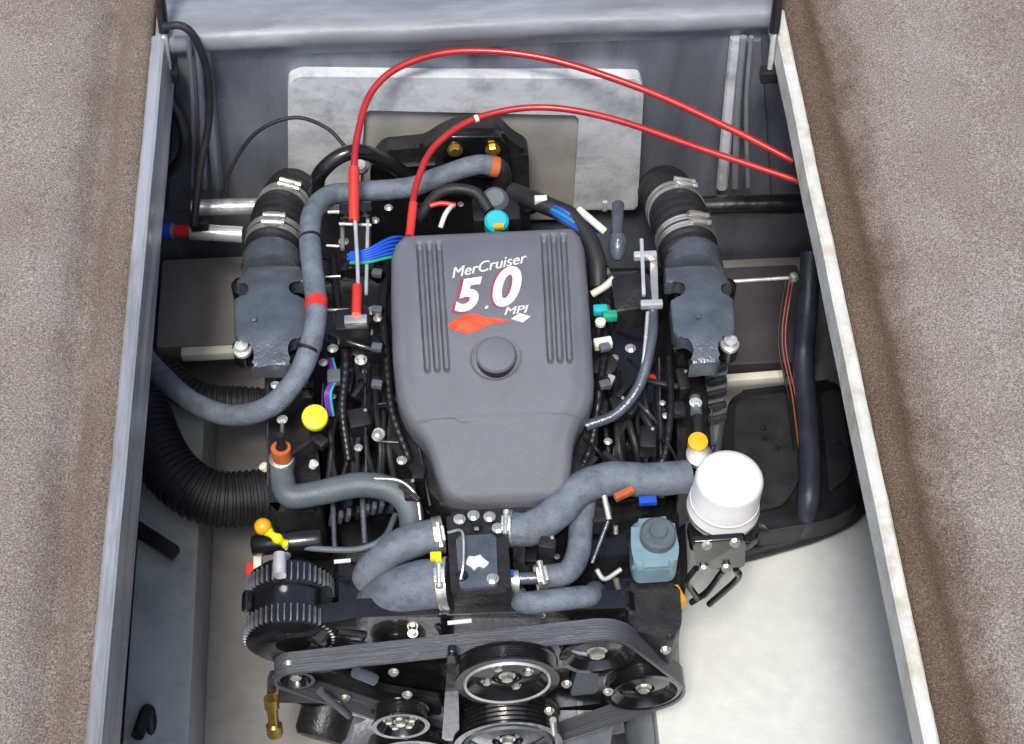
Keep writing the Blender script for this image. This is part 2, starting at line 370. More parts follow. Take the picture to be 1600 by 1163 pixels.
# side ledge details left: cream lip, grey post
tag(box('ledge_strip', Z(330, 552, -.48), (.10, .018, .02), 'cream', bev=.004), 'cream edged strip beside the left exhaust elbow', 'strip')
tag(box('ledge_strip', Z(1180, 592, -.50), (.10, .016, .02), 'cream', bev=.004, rot=rotz(2)), 'cream edged strip below the right exhaust elbow', 'strip')
quad_slab('bay_ledge', tuple(Z(325, 480, -.56)), (.17, .20, .04), 'taupe', .01)
quad_slab('bay_ledge', tuple(Z(1190, 500, -.58)), (.16, .22, .04), 'dark_panel', .01)
# ------------------------------------------------------------------ gas struts
def strut(u0, v0, u1, v1, z0, z1, label):
    t = thing('gas_strut', Z(u1, v1, z1), label, 'gas strut', 'gas struts holding the hatch open')
    a = Z(u1, v1, z1); b = Z(u0, v0, z0); mid = a.lerp(b, .35)
    tube('rod', [a, mid], .0045, 'steel', t, seg=12); tube('cylinder', [mid, b], .0085, 'black_paint', t, seg=16)
    box('mount', a-Vector((0, 0, .012)), (.028, .022, .022), 'black_cast', t, bev=.003)
    return t
strut(243, -60, 264, 108, .12, -.045, 'black gas strut in the upper left corner of the hatch')
strut(1222, -60, 1203, 108, .12, -.045, 'black gas strut in the upper right corner of the hatch')
# ------------------------------------------------------------------ loose cables
tag(tube('black_cable', [Y(256, 42, .545), Y(284, 41, .54), Y(306, 62, .535), Y(325, 120, .53), Y(326, 190, .51), Y(312, 270, .47), Y(303, 352, .42)], .0062, 'black_rubber'), 'black cable looping from the left strut down to the steering ram', 'cable')
tag(zt('black_hose', [(245, 140, -.10), (272, 165, -.12), (288, 215, -.17), (278, 255, -.22), (245, 285, -.27)], 8, 'black_rubber'), 'short black hose bulging out beside the left rim', 'hose')
tag(tube('black_cable', [Y(352, 305, .46), Y(362, 262, .48), (Y(400, 208, .50)), Y(458, 184, .505), Y(510, 200, .495), Y(545, 236, .46)], .0032, 'black_rubber'), 'thin black cable arching over the transom left of the red cables', 'cable')
# red throttle and shift cables
rc = thing('control_cable', Z(555, 340, -.14), 'red control cable in the taller arch, ending in a steel rod left of the cover', 'cable', 'red control cables')
pts = [Z(553, 335, -.135), Z(553, 270, -.11), Z(559, 210, -.09), Z(580, 145, -.07), Z(630, 102, -.055), Z(720, 80, -.05), Z(850, 91, -.055), Z(1000, 138, -.07), Z(1130, 196, -.085), Z(1240, 252, -.10)]
tube('sheath', pts, px(5.6, pts[4]), 'red_sheath', rc, seg=14)
tube('ferrule', [Z(553, 345, -.137), Z(553, 262, -.108)], px(8.5, pts[0]), 'red_plastic', rc, seg=14)
tube('rod', [Z(554, 330, -.137), Z(558, 400, -.14), Z(560, 455, -.145)], px(3.2, pts[0]), 'steel', rc, seg=12)
tube('boot', [Z(558, 447, -.145), Z(557, 492, -.148)], px(8, pts[0]), 'red_plastic', rc, seg=14, rf=lambda L, t: .0075+.0012*math.sin(L*600))
box('clevis', Z(556, 502, -.155), (.034, .016, .012), 'zinc', rc, bev=.002)
rc2 = thing('control_cable', Z(641, 365, -.12), 'red control cable in the lower arch, ending at the top left of the cover', 'cable', 'red control cables')
pts = [Z(640, 368, -.125), Z(643, 330, -.12), Z(655, 275, -.11), Z(682, 226, -.10), Z(745, 185, -.095), Z(840, 168, -.09), Z(950, 184, -.09), Z(1100, 234, -.095), Z(1250, 284, -.10)]
tube('sheath', pts, px(5.2, pts[4]), 'red_sheath', rc2, seg=14)
tube('sleeve', [Z(640, 370, -.126), Z(646, 318, -.118)], px(7, pts[0]), 'red_plastic', rc2, seg=14)
lathe('marker_band', [(.0058, -.003), (.0062, -.003), (.0062, .003), (.0058, .003)], Z(744, 185.6, -.095), (pts[5]-pts[3]), 'cream', rc2, seg=14)
# ------------------------------------------------------------------ ducts at left
def corr(pitch, r, amp): return lambda L, t: r+amp*(1 if (L/pitch) % 1 < .55 else -1)*1.0
tag(zt('blower_duct', [(205, 560, -.42), (222, 640, -.44), (262, 730, -.46), (330, 778, -.48), (430, 775, -.5)], 48, 'black_rubber', n=70, seg=28, rf=corr(.011, .044, .0016)), 'fat black ribbed duct curving from the left rim towards the engine', 'duct')
tag(zt('blower_duct', [(250, 578, -.47), (310, 622, -.48), (400, 632, -.50), (470, 640, -.52)], 30, 'black_rubber', n=60, seg=24, rf=corr(.010, .028, .0012)), 'slimmer black duct passing behind the long grey hose', 'duct')
tag(box('strap', Z(243, 845, -.50), (.085, .022, .02), 'black_plastic', rot=rotz(-38), bev=.004), 'short black strap across the grey step at lower left', 'strap')
tag(zt('panel_cable', [(215, 1150, -.5), (232, 1110, -.52), (240, 1180, -.55)], 10, 'black_rubber'), 'black hose end low beside the left rim', 'hose')
# ------------------------------------------------------------------ black box right side
tk = thing('battery_box', Z(1240, 700, -.5), 'large black plastic box in the right side of the bay', 'battery box')
zprism('case', round_poly([(1140, 612), (1315, 590), (1345, 785), (1300, 812), (1180, 832), (1128, 700)], 22), -.50, .05, 'black_plastic', tk, bev=.012)
zprism('lid', round_poly([(1150, 622), (1240, 612), (1255, 740), (1225, 790), (1180, 800), (1145, 700)], 12), -.492, .01, 'black_rubber', tk, bev=.003)
zprism('lid_panel', round_poly([(1282, 612), (1312, 606), (1332, 740), (1295, 770)], 10), -.492, .01, 'black_rubber', tk, bev=.003)
for u, v in [(1193, 668), (1195, 684), (1214, 700), (1190, 740), (1310, 690)]: bolt(Z(u, v, -.489), .004, 'black_cast', tk)
tag(zt('bilge_hose', [(1268, 395, -.33), (1262, 480, -.38), (1255, 560, -.44), (1262, 650, -.462), (1266, 740, -.468), (1262, 790, -.485), (1256, 826, -.54)], 17, 'navy_hose', seg=18), 'dark blue grey hose running down beside the right rim', 'hose')
tag(zt('drain_hose', [(1356, 755, -.555), (1338, 800, -.56), (1285, 830, -.565), (1215, 852, -.57), (1140, 872, -.57)], 13, 'black_rubber', seg=18), 'black hose curving over the white ledge below the battery box', 'hose')
for i, (c, dx) in enumerate((('rust_wire', 0), ('decal_maroon', 5), ('black_plastic', -6))):
    tag(zt('loose_wire', [(1235+dx, 430, -.36), (1222+dx, 530, -.42), (1238+dx, 620, -.46), (1248+dx, 700, -.47)], 1.5, c), ('thin rust coloured', 'dark red', 'thin black')[i]+' wire hanging along the dark hose at right', 'wire')
tag(tube('lever_rod', [Z(1145, 440, -.28), Z(1238, 434, -.28)], .003, 'steel'), 'thin steel rod pointing right from the right exhaust elbow', 'rod')
tag(lathe('ball_stud', [(.0001, .009), (.006, .007), (.009, 0), (.006, -.007), (.0001, -.009)], Z(1240, 434, -.275), (0, 0, 1), 'zinc', seg=20), 'bright ball at the end of the thin rod at right', 'ball stud')

# ================================================================== ENGINE
eng = thing('boat_engine', (0, 0, -.6), 'black inboard V8 boat engine with a grey plastic cover marked 5.0', 'boat engine')
E = eng
# ---- masses under everything
zprism('engine_block', round_poly([(500, 420), (1050, 410), (1075, 900), (1060, 985), (450, 1000), (440, 760)], 20), -.47, .33, 'black_cast', E, bev=.02)
zprism('intake_manifold', round_poly([(600, 400), (930, 400), (935, 700), (880, 800), (700, 800), (610, 700)], 20), -.26, .2, 'black_cast', E, bev=.015)
zprism('valve_cover', round_poly([(505, 430), (600, 425), (640, 800), (520, 810)], 16), -.36, .12, 'black_paint', E, bev=.016, seg=4)
zprism('valve_cover', round_poly([(935, 420), (1035, 415), (1050, 770), (930, 790)], 16), -.36, .12, 'black_paint', E, bev=.016, seg=4)
zprism('exhaust_manifold', round_poly([(412, 560), (485, 560), (505, 800), (420, 800)], 14), -.31, .14, 'black_cast', E, bev=.02, seg=4)
zprism('exhaust_manifold', round_poly([(1055, 545), (1130, 545), (1110, 720), (1060, 760)], 14), -.31, .14, 'black_cast', E, bev=.02, seg=4)
# bell housing at the stern
bell = yprism('bell_housing', round_poly([(580, 318), (578, 262), (600, 236), (665, 230), (692, 212), (722, 200), (780, 201), (800, 222), (826, 238), (828, 330), (830, 420), (580, 420)], 10), .50, .03, 'black_cast', E, bev=.010)
for (x0_, x1_, v_) in ((600, 680, 262), (590, 690, 290), (640, 820, 300)): yprism('casting_rib', [(x0_, v_), (x1_, v_-4), (x1_, v_+5), (x0_, v_+9)], .492, .012, 'black_paint', bell, bev=.002)
yprism('bell_plate', round_poly([(695, 240), (702, 214), (782, 214), (798, 238), (798, 258), (690, 258)], 6), .488, .014, 'black_paint', E, bev=.003)
for u in (711, 770): bolt(Y(u, 234, .484), .0095, 'brass', E, axis=(0, -1, .3), name='brass_bolt')
tube('steering_arm', [Y(494, 300, .42), Y(500, 272, .42), Y(528, 246, .43), Y(562, 237, .44), Y(600, 252, .45), Y(650, 285, .46)], .0125, 'black_paint', E, seg=18)
box('brass_fitting', Z(498, 292, -.29), (.018, .02, .022), 'brass', E, bev=.004)
box('brass_fitting', Z(515, 296, -.29), (.012, .012, .012), 'brass', E, bev=.002)
lathe('steel_boss', [(.014, 0), (.014, .008), (.009, .012), (.0001, .012)], Z(563, 262, -.235), (0, -.3, 1), 'zinc', E, seg=20)
for i in range(7):
    u = 590+random.random()*200; v = 255+random.random()*80
    box('bracket', Z(u, v, -.30+random.random()*.05), (.03+random.random()*.03, .012, .015), 'black_paint', E, rot=rxyz(0, 0, random.uniform(-40, 40)), bev=.003)

# ---- the plastic cover as a shaped sheet
TAB = [(357, 664, 872), (358.5, 645, 886), (362, 627, 899), (372, 616, 908), (390, 611, 914), (450, 610, 919), (550, 613, 926), (600, 618, 929), (620, 622, 928), (640, 631, 922), (655, 641, 912), (665, 650, 906), (680, 662, 900), (700, 671, 896), (730, 680, 893), (755, 689, 890), (766, 696, 885), (774, 707, 874), (779, 724, 856), (781, 745, 835)]
def edge(v):
    for a, b in zip(TAB, TAB[1:]):
        if v <= b[0]:
            t = (v-a[0])/(b[0]-a[0]); return a[1]+(b[1]-a[1])*t, a[2]+(b[2]-a[2])*t
    return TAB[-1][1:]
ZC0, ZC1 = -.118, -.235
def cz(v): q = max(0, (v-357)/(781-357)); return ZC0+(ZC1-ZC0)*(.35*q+.65*q**1.9)
def cpt(u, v):                       # point on the cover's base plane; rows climb to the right like the engine's cross axis
    return Z(u, v-(u-768)*.045, cz(v))
def sst(a, b, x): t = max(0, min(1, (x-a)/(b-a))); return t*t*(3-2*t)
def ch(u, v):
    L, R_ = edge(v); d = min(u-L, R_-u, (v-357)*1.3, (781-v)*1.3)
    h = 0
    e = max(0, min(1, d/16)); h -= .014*(1-math.sqrt(max(0, 1-(1-e)**2)))
    # ribs
    for base, k0, lo, hi in ((655, .065, 372, 588), (850, .05, 368, 582)):
        for j in range(3):
            c = base+j*15+(v-372)*k0; q = abs(u-c)
            if q < 6.6: h -= .010*(1-sst(2.2, 6.0, q))*sst(lo, lo+10, v)*(1-sst(hi-16, hi, v-j*0))
    # raised shoulders, sunken centre panel
    cl = 712+(v-372)*.06; cr = 822+(v-372)*.03
    # knob well
    q = math.hypot(u-775, (v-566)*1.15)
    h -= .003*(1-sst(36, 42, q))
    # lower nose: step across the front and crease line
    h += .0012*sst(650, 662, v)*sst(10, 60, d)
    yl = 656-(u-640)*.02+9*sst(706, 722, u)
    if u < 765: h -= .0018*(1-sst(0, 2.6, abs(v-yl)))*(1-sst(712, 765, u)); h -= .0025*(1-sst(640, 652, u*0+v))*0
    if u > 845: h -= .002*(1-sst(0, 2.6, abs(v-655)))*sst(845, 880, u)
    h += .003*sst(12, 60, d)
    q = (v-357)/424.; h += .034*q*(1-q)*sst(0, 40, d)+.010*(1-abs(2*(u-L)/(R_-L)-1)**2.2)*0
    return h
bm = bmesh.new(); NV, NU = 230, 230; grid = []
vs = []
for j in range(NV+1):
    t = j/NV; vs.append(357+424*t)
vs = sorted(set(vs+[357.4, 358, 359, 360, 361, 362.5, 780, 780.5]))
for v in vs:
    L, R_ = edge(v); row = []
    for i in range(NU+1):
        s = i/NU; s = .5-.5*math.cos(math.pi*s)*1.0 if False else s
        u = L+(R_-L)*s; p = cpt(u, v); row.append(bm.verts.new((p.x, p.y, p.z+ch(u, v))))
    grid.append(row)
for a, b in zip(grid, grid[1:]):
    for i in range(NU): bm.faces.new((a[i], b[i], b[i+1], a[i+1]))
loop = grid[0][:]+[r_[-1] for r_ in grid[1:]]+grid[-1][:-1][::-1]+[r_[0] for r_ in grid[1:-1]][::-1]
prev = loop
cen = Vector((sum(v_.co.x for v_ in loop)/len(loop), sum(v_.co.y for v_ in loop)/len(loop), 0))
for dz, k in ((-.004, 1.0), (-.016, 1.0), (-.03, .99)):
    cur = [bm.verts.new((cen.x+(v_.co.x-cen.x)*k, cen.y+(v_.co.y-cen.y)*k, v_.co.z+dz)) for v_ in loop]
    for i in range(len(loop)):
        j = (i+1) % len(loop); bm.faces.new((prev[i], prev[j], cur[j], cur[i]))
    prev = cur
cover = mk('engine_cover', bm, 'cover_plastic', E, sharp=50)
# frame of the cover plane
O_ = cpt(768, 470); ex = (cpt(820, 470)-O_).normalized(); ey = (cpt(768, 420)-O_); ey = (ey-ex*ey.dot(ex)).normalized(); en = ex.cross(ey)
kc = cpt(775, 566)
lathe('knob_stem', [(.0285, -.012), (.0285, .009), (.0001, .009)], kc+en*.012, en, 'black_plastic', cover, seg=48)
lathe('cover_knob', [(.028, .008), (.0292, .009), (.0292, .0115), (.027, .0145), (.022, .0158), (.0001, .0162)], kc+en*.012, en, 'cover_plastic', cover, seg=48)
def onc(u, v, h=.0036):
    p = cpt(u, v); return Vector((p.x, p.y, p.z+h+ch(u, v)-.003))
def text(s, u, v, hpx, m, rot=0, shear=.3, sx=1., ext=.0004, off=.0, h=.0036, sp=1., name='lettering'):
    cu = bpy.data.curves.new('t', 'FONT'); cu.body = s; cu.size = 1; cu.shear = shear; cu.offset = off; cu.space_character = sp; cu.extrude = 0
    to = bpy.data.objects.new('t', cu); scene.collection.objects.link(to); bpy.context.view_layer.update()
    dg = bpy.context.evaluated_depsgraph_get(); me = bpy.data.meshes.new_from_object(to.evaluated_get(dg)); bpy.data.objects.remove(to)
    xs = [v_.co.x for v_ in me.vertices]; ys = [v_.co.y for v_ in me.vertices]; H = max(ys)-min(ys); k = px(hpx, O_)/H
    x0 = min(xs); y0 = min(ys); o = onc(u, v, h); c, s_ = math.cos(R(rot)), math.sin(R(rot))
    for v_ in me.vertices:
        a = (v_.co.x-x0)*k*sx; b = (v_.co.y-y0)*k
        a, b = a*c-b*s_, a*s_+b*c
        uu = u+a/px(1, O_); v_.co = onc(uu, v-b/px(1, O_)/1.02, h)
    return link(name, me, m, cover, smooth=False)
for q_ in (0, .8): text('MerCruiser', 707+q_, 438+q_*.4, 17, 'decal_white', rot=10, sx=1.02, shear=.35, h=.0040+q_*.0002)
text('5', 706, 497, 56, 'decal_maroon', rot=6, shear=.32, off=.06, sx=1.02, h=.0036)
text('5', 711, 494, 53, 'decal_white', rot=6, shear=.32, off=.045, sx=1.05, h=.0040)
text('.', 758, 490, 5, 'decal_white', rot=6, shear=.32, off=.0, sx=1.05, h=.0040)
text('0', 768, 490, 66, 'decal_maroon', rot=6, shear=.30, off=.05, sx=1.02, h=.0036)
text('0', 772, 489, 64, 'decal_white', rot=6, shear=.30, off=.035, sx=1.02, h=.0040)
for q_ in (0, .9): text('MPI', 788+q_, 501, 12, 'decal_white', rot=4, shear=.3, sx=1.35, h=.0044+q_*.0002)
def decal(pts, m, name, h=.0038):
    bm = bmesh.new(); a = [bm.verts.new(onc(u, v+(u-768)*.045, h)) for u, v in pts]; f = bm.faces.new(a)
    bmesh.ops.triangulate(bm, faces=[f]); bm.normal_update(); return mk(name, bm, m, cover, smooth=False)
decal(smooth_outline([(700, 517), (718, 504), (738, 497), (760, 503), (798, 508), (765, 515), (748, 524), (730, 529), (712, 524)], 4), 'decal_red', 'emblem')
decal([(798, 506), (812, 497), (829, 502), (817, 512)], 'decal_white', 'emblem', .0042)

# ---- exhaust elbows
def arc(cx_, cy_, r, a0, a1, n=9): return [(cx_+r*math.cos(R(a0+(a1-a0)*k/n)), cy_+r*math.sin(R(a0+(a1-a0)*k/n))) for k in range(n+1)]
def elbow(pts, z):
    bm = bmesh.new(); top = [Z(u, v, z) for u, v in pts]; n = len(top); dep = Vector((0, 0, -.032))
    a = [bm.verts.new(p) for p in top]; b = [bm.verts.new(p+dep) for p in top]; tf = bm.faces.new(a); bm.faces.new(b[::-1])
    for i in range(n): bm.faces.new((a[i], b[i], b[(i+1) % n], a[(i+1) % n]))
    bmesh.ops.bevel(bm, geom=list(tf.edges), offset=.0042, segments=3, affect='EDGES', profile=.5)
    ys = [p.y for p in top]; y0, y1 = min(ys), max(ys)
    xs = [p.x for p in top]; x0, x1 = min(xs), max(xs)
    for k in range(1, 16): bmesh.ops.bisect_plane(bm, geom=bm.verts[:]+bm.edges[:]+bm.faces[:], plane_co=(0, y0+(y1-y0)*k/16, 0), plane_no=(0, 1, 0))
    for k in range(1, 10): bmesh.ops.bisect_plane(bm, geom=bm.verts[:]+bm.edges[:]+bm.faces[:], plane_co=(x0+(x1-x0)*k/10, 0, 0), plane_no=(1, 0, 0))
    for v_ in bm.verts:
        q = (v_.co.y-y0)/(y1-y0); h = -.022*sst(.55, 1.1, q)-.016*(1-sst(-.1, .35, q))
        h -= .006*abs(2*(v_.co.x-x0)/(x1-x0)-1)**2+.0012*noise.noise(v_.co*60)
        v_.co.z += h
    bmesh.ops.triangulate(bm, faces=[f for f in bm.faces if len(f.verts) > 4])
    return mk('exhaust_elbow', bm, 'elbow_grey', E, sharp=42)
LEl = [(385, 402), (467, 400), (473, 424)]+arc(463, 446, 17, -55, -305)+[(478, 464), (478, 514)]+arc(464, 541, 20, -62, -238)+[(446, 562), (402, 562)]+arc(379, 547, 21, 58, -112)+[(365, 518), (364, 464)]+arc(376, 446, 16, 122, -122)+[(367, 426)]
e1 = elbow(LEl, -.160)
REl = [(1040, 402), (1119, 400), (1137, 424)]+arc(1137, 447, 15, -60, -300)+[(1148, 465), (1150, 510)]+arc(1138, 537, 20, -60, -238)+[(1122, 558), (1090, 560)]+arc(1068, 542, 21, 58, -112)+[(1052, 512), (1048, 468)]+arc(1058, 447, 18, 118, -118)+[(1041, 428)]
e2 = elbow(REl, -.160)
for e, cs in ((e1, [(378, 446), (460, 449), (380, 542), (462, 540)]), (e2, [(1060, 446), (1134, 447), (1066, 540), (1138, 536)])):
    for u, v in cs:
        lathe('bolt_boss', [(.017, -.03), (.017, 0), (.012, .002), (.0001, .002)], Z(u, v, -.238), (0, 0, 1), 'black_paint', e, seg=20)
        bolt(Z(u, v, -.236), .007, 'black_paint', e)
bolt(Z(398, 500, -.1605), .005, 'elbow_grey', e1, washer=False); bolt(Z(1091, 496, -.1605), .005, 'elbow_grey', e2, washer=False)
for u, v in ((379, 549), (1140, 541)):
    lathe('elbow_stud', [(.014, 0), (.014, .006), (.010, .008), (.010, .016), (.0001, .018)], Z(u, v, -.19), (0, 0, 1), 'steel', E, seg=24)
# rubber bellows running aft and down, top-level with its clamps
def bellows(pp, r, cl, label):
    P = [Z(*p) for p in pp]; t = thing('exhaust_bellows', P[0], label, 'exhaust hose', 'exhaust bellows on the elbows')
    bm = bmesh.new(); path = tube_bm(bm, P, r, seg=36, n=20, rf=lambda L, q: r+.0015*math.sin(L*420)); mk('sleeve', bm, 'black_rubber', t)
    for q, scr in cl:
        i = int(q*(len(path)-1)); ax = path[min(i+1, len(path)-1)]-path[i-1]
        clamp(path[i], ax, r+.0008, .0125, t, 'zinc', screw_dir=Vector((scr, -.3, 1)), double=True)
    return t
bellows([(421, 425, -.225), (428, 385, -.225), (436, 345, -.235), (448, 318, -.265), (455, 305, -.33), (458, 300, -.42)], .044, [(.24, .0), (.50, .12)], 'black rubber exhaust bellows with two steel clamp pairs on the left elbow')
bellows([(1082, 425, -.225), (1074, 385, -.225), (1062, 345, -.235), (1050, 318, -.265), (1042, 305, -.33), (1038, 300, -.42)], .046, [(.24, .35), (.50, .25)], 'black rubber exhaust bellows with two steel clamp pairs on the right elbow')
zt('elbow_neck', [(424, 432, -.215), (425, 405, -.222)], 46, 'elbow_grey', E, seg=32)
zt('elbow_neck', [(1085, 432, -.215), (1082, 405, -.222)], 46, 'elbow_grey', E, seg=32)

# ---- long grey hose from the stern to the left rim
lh = thing('water_hose', Z(485, 400, -.12), 'long grey hose looping from the stern round to the left rim', 'hose')
hp = [(778, 262, -.20), (745, 258, -.19), (690, 275, -.19), (640, 293, -.19), (560, 300, -.18), (515, 306, -.17), (490, 330, -.15), (484, 370, -.14), (488, 420, -.14), (494, 475, -.14), (488, 530, -.15), (464, 590, -.18), (420, 636, -.21), (360, 649, -.25), (300, 628, -.28), (255, 590, -.30), (215, 545, -.32)]
P = [Z(*p) for p in hp]
tube('hose', P, .0165, 'grey_hose', lh, seg=20)
tube('tape', [Z(494.5, 468, -.14), Z(493.5, 484, -.141)], .0172, 'red_plastic', lh, seg=20)
tube('tape', [Z(766, 259.5, -.196), Z(778, 262, -.20)], .0172, 'orange', lh, seg=20)
tube('hose_elbow', [Z(774, 261, -.199), Z(782, 264, -.203), Z(785, 280, -.225), Z(780, 305, -.26)], .0148, 'black_rubber', lh, seg=20)
tube('cable_tie', [Z(480.5, 545, -.154), Z(479, 549, -.155)], .0174, 'black_plastic', lh, seg=20)
tube('cable_tie', [Z(484.5, 372, -.14), Z(484.8, 376, -.14)], .0174, 'black_plastic', lh, seg=20)

# ---- stern top clutter behind the cover
lathe('sensor_body', [(.026, -.05), (.026, 0), (.020, .02), (.014, .026), (.0001, .026)], Z(773, 318, -.19), (0, -.35, 1), 'dark_hose', E, seg=28)
box('sensor_mount', Z(775, 338, -.2), (.075, .05, .04), 'black_plastic', E, bev=.006)
lathe('teal_plug', [(.019, -.02), (.019, .004), (.015, .008), (.0001, .008)], Z(776, 347, -.15), (0, -.3, 1), 'teal', E, seg=24)
box('plug_tab', Z(779, 354, -.135), (.016, .008, .006), 'amber', E, bev=.001)
zt('vacuum_tube', [(688, 356, -.15), (696, 335, -.14), (706, 322, -.15)], 4, 'cream', E)
zt('vent_hose', [(650, 345, -.17), (690, 300, -.16), (740, 300, -.16), (765, 330, -.17)], 9, 'black_rubber', E)
zt('vent_hose', [(800, 300, -.19), (850, 320, -.17), (900, 345, -.17), (930, 400, -.18), (935, 450, -.2)], 15, 'black_rubber', E, seg=16)
zt('pink_wire', [(672, 322, -.15), (690, 318, -.148), (712, 321, -.15)], 4, 'red_plastic', E).name = 'wire'
# blue injector wiring both sides
for j in range(6):
    m_ = 'blue_wire' if j < 5 else 'green_wire'
    zt('wire', [(545+random.randint(-4, 4), 396+j*3, -.17), (575, 390+j*4, -.16), (612, 372+j*6, -.165), (640, 372+j*6, -.19)], 2.6, m_, E, seg=8)
for j in range(6):
    zt('wire', [(850+j*2, 318+j*3, -.165), (875, 326+j*4, -.155), (905, 345+j*4, -.165), (935, 358+j*5, -.19)], 2.6, ('blue_wire', 'blue_wire', 'green_wire', 'blue_wire', 'blue_wire', 'black_rubber')[j], E, seg=8)
zt('wire_sleeve', [(905, 328, -.16), (925, 345, -.155), (945, 362, -.165)], 6, 'cream', E)
box('clip', Z(845, 313, -.16), (.02, .012, .012), 'cream', E, bev=.002)
box('clip', Z(945, 322, -.2), (.008, .006, .022), 'steel', E, bev=.002)
# ---- left bracket ladder by the cable rod
box('cable_bracket', Z(556, 335, -.16), (.05, .018, .035), 'black_paint', E, bev=.003)
box('cable_bracket', Z(552, 512, -.18), (.05, .04, .045), 'black_plastic', E, bev=.004)
for (u0, v0, u1, v1, z, r, m_) in [(575, 335, 572, 460, -.165, 3, 'steel'), (535, 336, 535, 390, -.18, 3.4, 'zinc'), (512, 332, 575, 330, -.17, 3, 'zinc'), (530, 350, 580, 352, -.165, 2.5, 'steel'), (510, 384, 530, 385, -.17, 2.2, 'steel'), (508, 433, 532, 432, -.19, 2, 'zinc'), (512, 485, 545, 484, -.2, 2, 'steel'), (500, 548, 505, 510, -.2, 4, 'elbow_grey')]:
    zt('link_rod', [(u0, v0, z), (u1, v1, z)], r, m_, E, seg=8)
for u, v, r in [(582, 486, .006), (590, 498, .005), (575, 520, .006), (564, 563, .007), (520, 545, .006), (505, 567, .005), (537, 378, .006), (586, 345, .005), (607, 325, .005), (590, 678, .005), (440, 563, .006), (430, 602, .005), (474, 567, .004)]:
    bolt(Z(u, v, -.2), r, 'zinc', E)
lathe('nut_cap', [(.009, 0), (.009, .01), (.005, .013), (.0001, .013)], Z(590, 682, -.24), (.3, -.1, 1), 'cream', E, seg=16)
zt('lever', [(515, 525, -.2), (545, 535, -.19), (590, 550, -.2), (620, 575, -.24)], 5, 'black_paint', E)
# purple wires and yellow cap
for j in range(4):
    zt('wire', [(508+j*4, 560, -.23), (520+j*2, 590, -.22), (508+j*3, 615, -.22), (512+j*3, 650, -.25)], 2, 'purple_wire' if j < 3 else 'teal', E, seg=8)
yc = Z(492, 652, -.2)
lathe('filler_cap', [(.017, -.012), (.019, -.01), (.0195, 0), (.018, .003), (.0001, .004)], yc, (.05, -.35, 1), 'yellow', E, seg=36)
zt('filler_neck', [(494, 658, -.215), (500, 676, -.30)], 16, 'black_plastic', E, seg=18)
box('connector', Z(522, 590, -.22), (.02, .024, .014), 'dark_hose', E, bev=.003)
# ---- left manifold front hose with clamp
ph = [(440, 722, -.27), (441, 750, -.27), (455, 775, -.27), (500, 770, -.27), (560, 758, -.26), (610, 765, -.26), (638, 790, -.27), (645, 835, -.30)]
zt('manifold_hose', ph, 20, 'dark_hose', E, seg=20)
lathe('hose_end_cap', [(.018, -.012), (.019, -.01), (.019, .004), (.012, .008), (.0001, .008)], Z(440, 718, -.255), (0, .1, 1), 'zinc', E, seg=28)
lathe('hose_tape', [(.014, -.01), (.0145, -.01), (.0145, .012), (.0001, .013)], Z(440, 708, -.235), (0, .1, 1), 'orange', E, seg=24)
lathe('hose_fitting', [(.01, -.03), (.01, .0), (.006, .01), (.006, .03), (.0001, .03)], Z(440, 700, -.225), (0, .1, 1), 'black_cast', E, seg=20)
bolt(Z(441, 656, -.24), .006, 'steel', E); zt('fitting_rod', [(441, 660, -.24), (440, 690, -.23)], 3.2, 'zinc', E)
for u, v in ((415, 733), (488, 729)): lathe('wing_nut', [(.006, 0), (.007, .008), (.0001, .01)], Z(u, v, -.26), (.5 if u > 450 else -.5, .2, 1), 'cream', E, seg=12)
zt('dip_tube', [(585, 748, -.24), (625, 752, -.235), (650, 775, -.24), (657, 812, -.26)], 2.6, 'zinc', E, seg=8)
# spark plug leads / dark looms on the left bank
for j in range(9):
    u = 512+j*13; pts_ = [(u, 560+random.randint(-20, 40), -.30), (u+random.randint(-10, 10), 640, -.27), (u+random.randint(-8, 8), 700, -.28), (u+random.randint(-10, 16), 770, -.33)]
    zt('ignition_lead', pts_, random.uniform(3.5, 6), 'black_rubber', E, seg=10)
for j in range(8):
    u = 520+j*13+random.uniform(-3, 3); box('plug_boot', Z(u, 812-j*3.5, -.33), (.007, .012, .022), ('elbow_grey', 'black_plastic')[j == 3], E, bev=.002, rot=rxyz(0, 12, 0))
zt('heater_pipe', [(520, 780, -.31), (523, 860, -.33)], 4, 'elbow_grey', E); zt('heater_pipe', [(566, 775, -.31), (570, 850, -.33)], 4.5, 'elbow_grey', E)
zt('lower_pipe', [(455, 852, -.29), (500, 858, -.28), (560, 858, -.28), (600, 840, -.28), (618, 805, -.3)], 5, 'dark_hose', E)
# yellow dipstick
dp = lathe('dipstick_handle', [(.0125*math.sin(a*math.pi/14)+.0001, .0125*math.cos(a*math.pi/14)) for a in range(15)], Z(411, 823, -.25), (-.7, .4, .5), 'amber', E, seg=20)
zt('dipstick_grip', [(414, 826, -.252), (428, 838, -.26), (446, 850, -.275)], 6.5, 'yellow', E, seg=14, rf=lambda L, t: .0068+.0015*math.sin(L*330))
zt('dipstick_tube', [(446, 850, -.275), (452, 880, -.32)], 5, 'cream', E)
